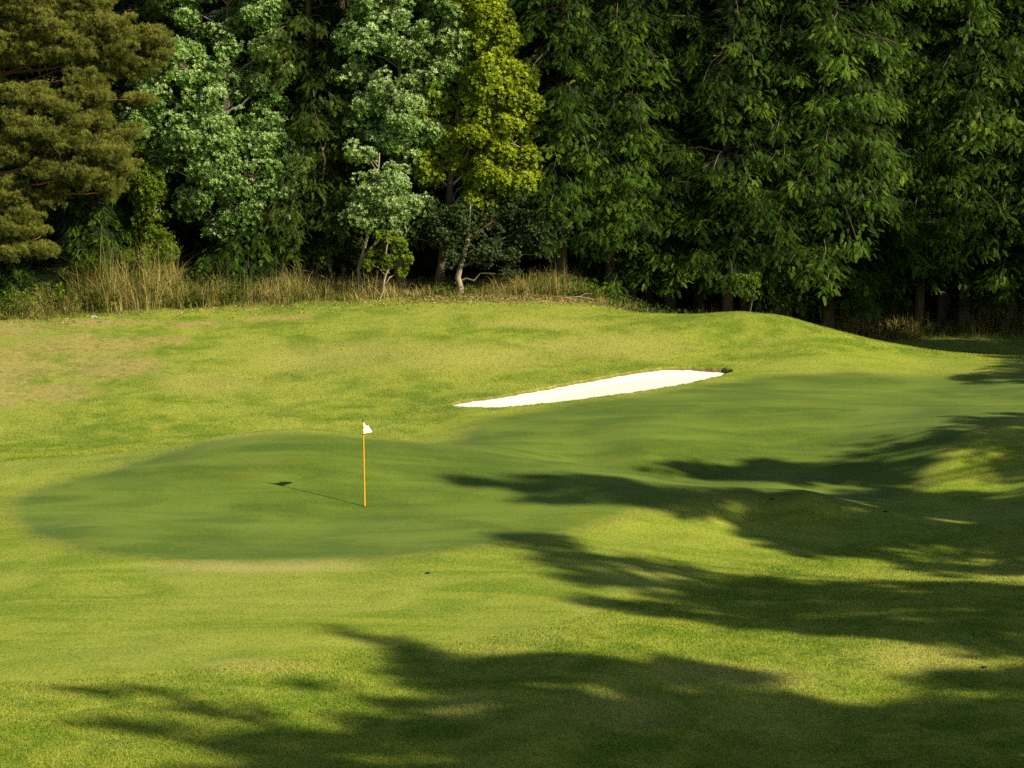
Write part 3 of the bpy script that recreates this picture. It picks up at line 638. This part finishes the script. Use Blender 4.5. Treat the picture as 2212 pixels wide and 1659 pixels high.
for k_, (tx, ty, lab, kind_, boughs) in enumerate(OFF):
    rg = np.random.default_rng(70+k_); b = np.array([tx, ty, float(gh(tx, ty))])
    root = empty('spreading_tree' if kind_ == 'a' else 'needle_tree', tuple(b), lab, 'tree', 'tall trees just outside the right edge')
    paths, parts, top = [], [], 0
    for (u, v, ru, rv, h) in boughs:
        g_ = hit(u, v); d_ = g_[1]; z_ = float(gh(*g_))
        rx = ru/F*d_; ry = 1.36*max(.25, rv/F*d_*d_/(H-z_)); rx *= 1.15
        c = np.array([g_[0], d_, z_])+S*((h-z_)/S[2])-b; top = max(top, c[2])
        area = math.pi*rx*ry; dens = 30 if kind_ == 'a' else 75
        ns = max(4, int(area*2.3/(.5 if kind_ == 'a' else .25)))
        th = rg.uniform(0, 6.28, ns); rr = rg.random(ns)**.55*1.02
        sc_c = c+np.stack([rx*rr*np.cos(th), ry*rr*np.sin(th), rg.normal(0, .25, ns)], 1)
        sr = (rg.uniform(.28, .55, ns) if kind_ == 'a' else rg.uniform(.16, .34, ns))*min(1, max(.45, ry/.8))
        paths.append((np.array([[0, 0, c[2]*.72], c*[.5, .5, 0]+[0, 0, c[2]*.93], c]), np.array([.12, .07, .03])))
        for cc, s_ in zip(sc_c, sr):
            m = max(6, int(dens*math.pi*s_*s_)); dd = unit(m, rg)
            pos = cc+dd*(s_*rg.random(m)**.4)[:, None]*[1, 1, .5]
            tp = RS if kind_ == 'a' else NE2
            parts.append(scatter(tp[0], tp[1], pos, dd+[0, 0, .6], unit(m, rg), rg.uniform(.16, .26, m), (.4+rg.normal(0, .12, m)).clip(0, .9), tp[2]))
            if rg.random() < .35: paths.append(wobble(c, cc, 4, .04, .02, .008, 0, rg))
    zz = np.linspace(-.3, top*1.02, 9); v_, q_ = tubes([(np.stack([0*zz, 0*zz, zz], 1)+rg.normal(0, .06, (9, 3))*[1, 1, 0], np.linspace(.34, .08, 9))], 10)
    mesh_np('trunk', v_, q_, M['bark'], root, smooth=True)
    v_, q_ = tubes(paths, 5); mesh_np('branches', v_, q_, M['bark'], root)
    v_, q_, t_ = join(parts); mesh_np('crown', v_, q_, M['olive' if kind_ == 'a' else 'pine'], root, attrs={'tone': t_.clip(0, 1)})

# ------------------------------------------------------------------ litter and small things along the edge
c_ = np.array([(1252-1106)/F*106.6, 106.6]); z_ = float(gh(*c_))
rg = np.random.default_rng(5)
v_, q_ = tubes([(np.array([[-.9, 0, .04], [-.45, .1, .10], [0, 0, .13], [.35, -.1, .08], [.55, -.05, .03]]), np.array([.012, .02, .028, .024, .012])),
                (np.array([[0, 0, .13], [.25, .15, .25], [.5, .2, .22]]), np.array([.016, .01, .005])), (np.array([[-.4, .1, .1], [-.55, -.15, .12], [-.8, -.2, .05]]), np.array([.012, .008, .004]))], 6)
o = mesh_np('fallen_branch', v_, q_, M['pale_bark'], smooth=True); o.location = (c_[0], c_[1], z_)
tag(o, 'dry fallen branch lying on leaf litter at the edge of the dark wood', 'branch')
c_ = hit(203, 686)
import bmesh
bm = bmesh.new(); bmesh.ops.create_icosphere(bm, subdivisions=2, radius=.1)
for w_ in bm.verts: w_.co = w_.co*(1+.25*math.sin(w_.co.x*40+w_.co.y*25+w_.co.z*31)); w_.co.z *= .6; w_.co.x *= 1.3
me = bpy.data.meshes.new('stone'); bm.to_mesh(me); bm.free(); me.materials.append(simple('stone', (.25, .28, .30), .8, (.4, .42, .42), 12))
o = bpy.data.objects.new('stone', me); C.objects.link(o); o.location = (c_[0], c_[1], float(gh(*c_))+.03)
tag(o, 'small grey stone on the bare soil below the straw grass', 'stone')
n_ = 5200; lu = np.concatenate([rg.normal(1080, 130, 3000), rg.uniform(0, 1400, 1400), rg.normal(1280, 50, 800)]); ldp = np.interp(lu, [-80, 0, 400, 700, 1000, 1250, 1440, 1600, 1800], [104.2, 104.4, 105.9, 106.4, 107, 107, 107.2, 107.6, 109.2])+rg.normal(-.6, .8, n_)
lx = (lu-1106)/F*ldp; lp = np.stack([lx, ldp, gh(lx, ldp)+.035], 1)
v_, q_, t_ = scatter(np.array([(-.5, 0, 0), (0, -.28, .06), (.5, 0, 0), (0, .28, .06)]), np.array([[0, 1, 2, 3]]), lp, unit(n_, rg)*[1, 1, .4], np.array([0, 0, 1.])+rg.normal(0, .5, (n_, 3)), rg.uniform(.05, .11, n_), rg.random(n_))
o = mesh_np('leaf_litter', v_, q_, leaf_mat('dead_leaf', [(0, (.12, .07, .03)), (.6, (.30, .20, .08)), (1, (.50, .38, .16))], .1, .8), attrs={'tone': t_})
tag(o, 'brown fallen leaves scattered along the foot of the wood', 'leaves', kind='stuff')

# ------------------------------------------------------------------ tall grass and weeds
def blades(name, n, band, hfun, width, mat, label, cat, tone0, tsd, seed, clump=.18, segs=4):
    rg = np.random.default_rng(seed)
    u = rg.uniform(band[0], band[1], n)
    cl = rg.integers(0, n//14, n); cu = rg.uniform(band[0], band[1], n//14); cd = rg.random(n//14)**1.2*band[3]+.35*np.sin(cu*.06)*np.sin(cu*.023)
    ct = rg.normal(0, tsd, n//14)+.16*np.sin(cu*.017+1)*np.sin(cu*.041); ch = rg.uniform(.45, 1.2, n//14); caz = rg.uniform(0, 6.28, n//14)
    u = cu[cl]; d = np.interp(u, EU, ED)+band[2]+cd[cl]
    x = (u-1106)/F*d+rg.normal(0, clump, n); y = d+rg.normal(0, clump, n); z = gh(x, y)-.02
    h = hfun(u)*ch[cl]*rg.uniform(.35, 1.1, n)
    az = caz[cl]+rg.normal(0, .8, n); bend = rg.uniform(.05, 1.25, n)**1.2*h
    t = np.linspace(0, 1, segs+1)
    ox = np.cos(az)[:, None]*bend[:, None]*t**2; oy = np.sin(az)[:, None]*bend[:, None]*t**2
    oz = h[:, None]*(t-.18*t**3*(bend/h)[:, None]*2)
    wa = az+np.pi/2+rg.normal(0, .5, n); wv = width*rg.uniform(.6, 1.3, n)
    wx = np.cos(wa)[:, None]*wv[:, None]*(1-t*.85); wy = np.sin(wa)[:, None]*wv[:, None]*(1-t*.85)
    Cn = np.stack([x[:, None]+ox, y[:, None]+oy, z[:, None]+oz], -1); W = np.stack([wx, wy, 0*wx], -1)
    V = np.stack([Cn-W, Cn+W], 2).reshape(-1, 3)
    k = 2*(segs+1); i = np.arange(segs)*2
    Q = (np.stack([i, i+1, i+3, i+2], -1)[None]+(np.arange(n)*k)[:, None, None]).reshape(-1, 4)
    T = np.repeat((tone0+ct[cl]+rg.normal(0, .10, n)), k).reshape(n, segs+1, 2)+(t*.15)[None, :, None]
    o = mesh_np(name, V, Q, M[mat], attrs={'tone': T.ravel().clip(0, 1)})
    return tag(o, label, cat, kind='stuff')
EU = [-80, 0, 400, 700, 1000, 1250, 1440, 1600, 1800, 2000, 2300]
ED = [104.2, 104.4, 105.9, 106.4, 107.0, 107.0, 107.2, 107.6, 109.2, 110.5, 110.5]
hf = lambda u: (.78+.32*np.sin(u*.031+1)*np.sin(u*.0113))*np.interp(u, [0, 60, 130, 300, 440, 520, 700, 800, 900, 1000, 1120, 1200, 1260, 1400, 1600, 1700, 2212], [.5, 1.1, 2.3, 2.8, 2.3, 1.3, 1.5, 1.2, .5, .6, 1.3, 1.5, .9, .9, .9, 1.2, 1.2])
blades('tall_grass', 34000, (-60, 2290, .4, 2.8), hf, .009, 'straw', 'tall straw coloured grass standing along the foot of the trees', 'grass', .55, .20, 41)
blades('weeds', 26000, (-60, 2290, -.1, 1.5), lambda u: .16+.12*np.sin(u*.05)**2+.1*np.sin(u*.013), .009, 'straw', 'short mixed weeds along the mown edge before the forest', 'weeds', .42, .15, 42, .3, 3)

rg = np.random.default_rng(77); n_ = 8500
cu = np.concatenate([rg.uniform(-40, 640, 130), rg.uniform(640, 1240, 50), rg.uniform(1230, 1640, 110), rg.uniform(1640, 2240, 60)]); nc = len(cu)
ci = rg.integers(0, nc, n_); cd = rg.uniform(.2, 2.6, nc); ch = rg.uniform(.1, 1.0, nc)**1.3*np.interp(cu, [0, 300, 640, 1000, 1240, 1640, 2200], [.9, 1.7, .8, .5, .9, .7, .7])
uu_ = cu[ci]; dd_ = np.interp(uu_, EU, ED)+cd[ci]; xx_ = (uu_-1106)/F*dd_+rg.normal(0, .4, n_); yy_ = dd_+rg.normal(0, .22, n_)
pp_ = np.stack([xx_, yy_, gh(xx_, yy_)+ch[ci]*rg.random(n_)**.7], 1)
v_, q_, t_ = scatter(RS[0], RS[1], pp_, rg.normal(0, .5, (n_, 3))+[0, -.2, 1], unit(n_, rg), rg.uniform(.05, .11, n_), (.26+rg.normal(0, .13, nc)[ci]+rg.normal(0, .12, n_)).clip(0, .9), RS[2])
o = mesh_np('undergrowth', v_, q_, M['fresh'], attrs={'tone': t_.clip(0, 1)})
tag(o, 'green leafy undergrowth mixed into the straw grass under the trees', 'undergrowth', kind='stuff')
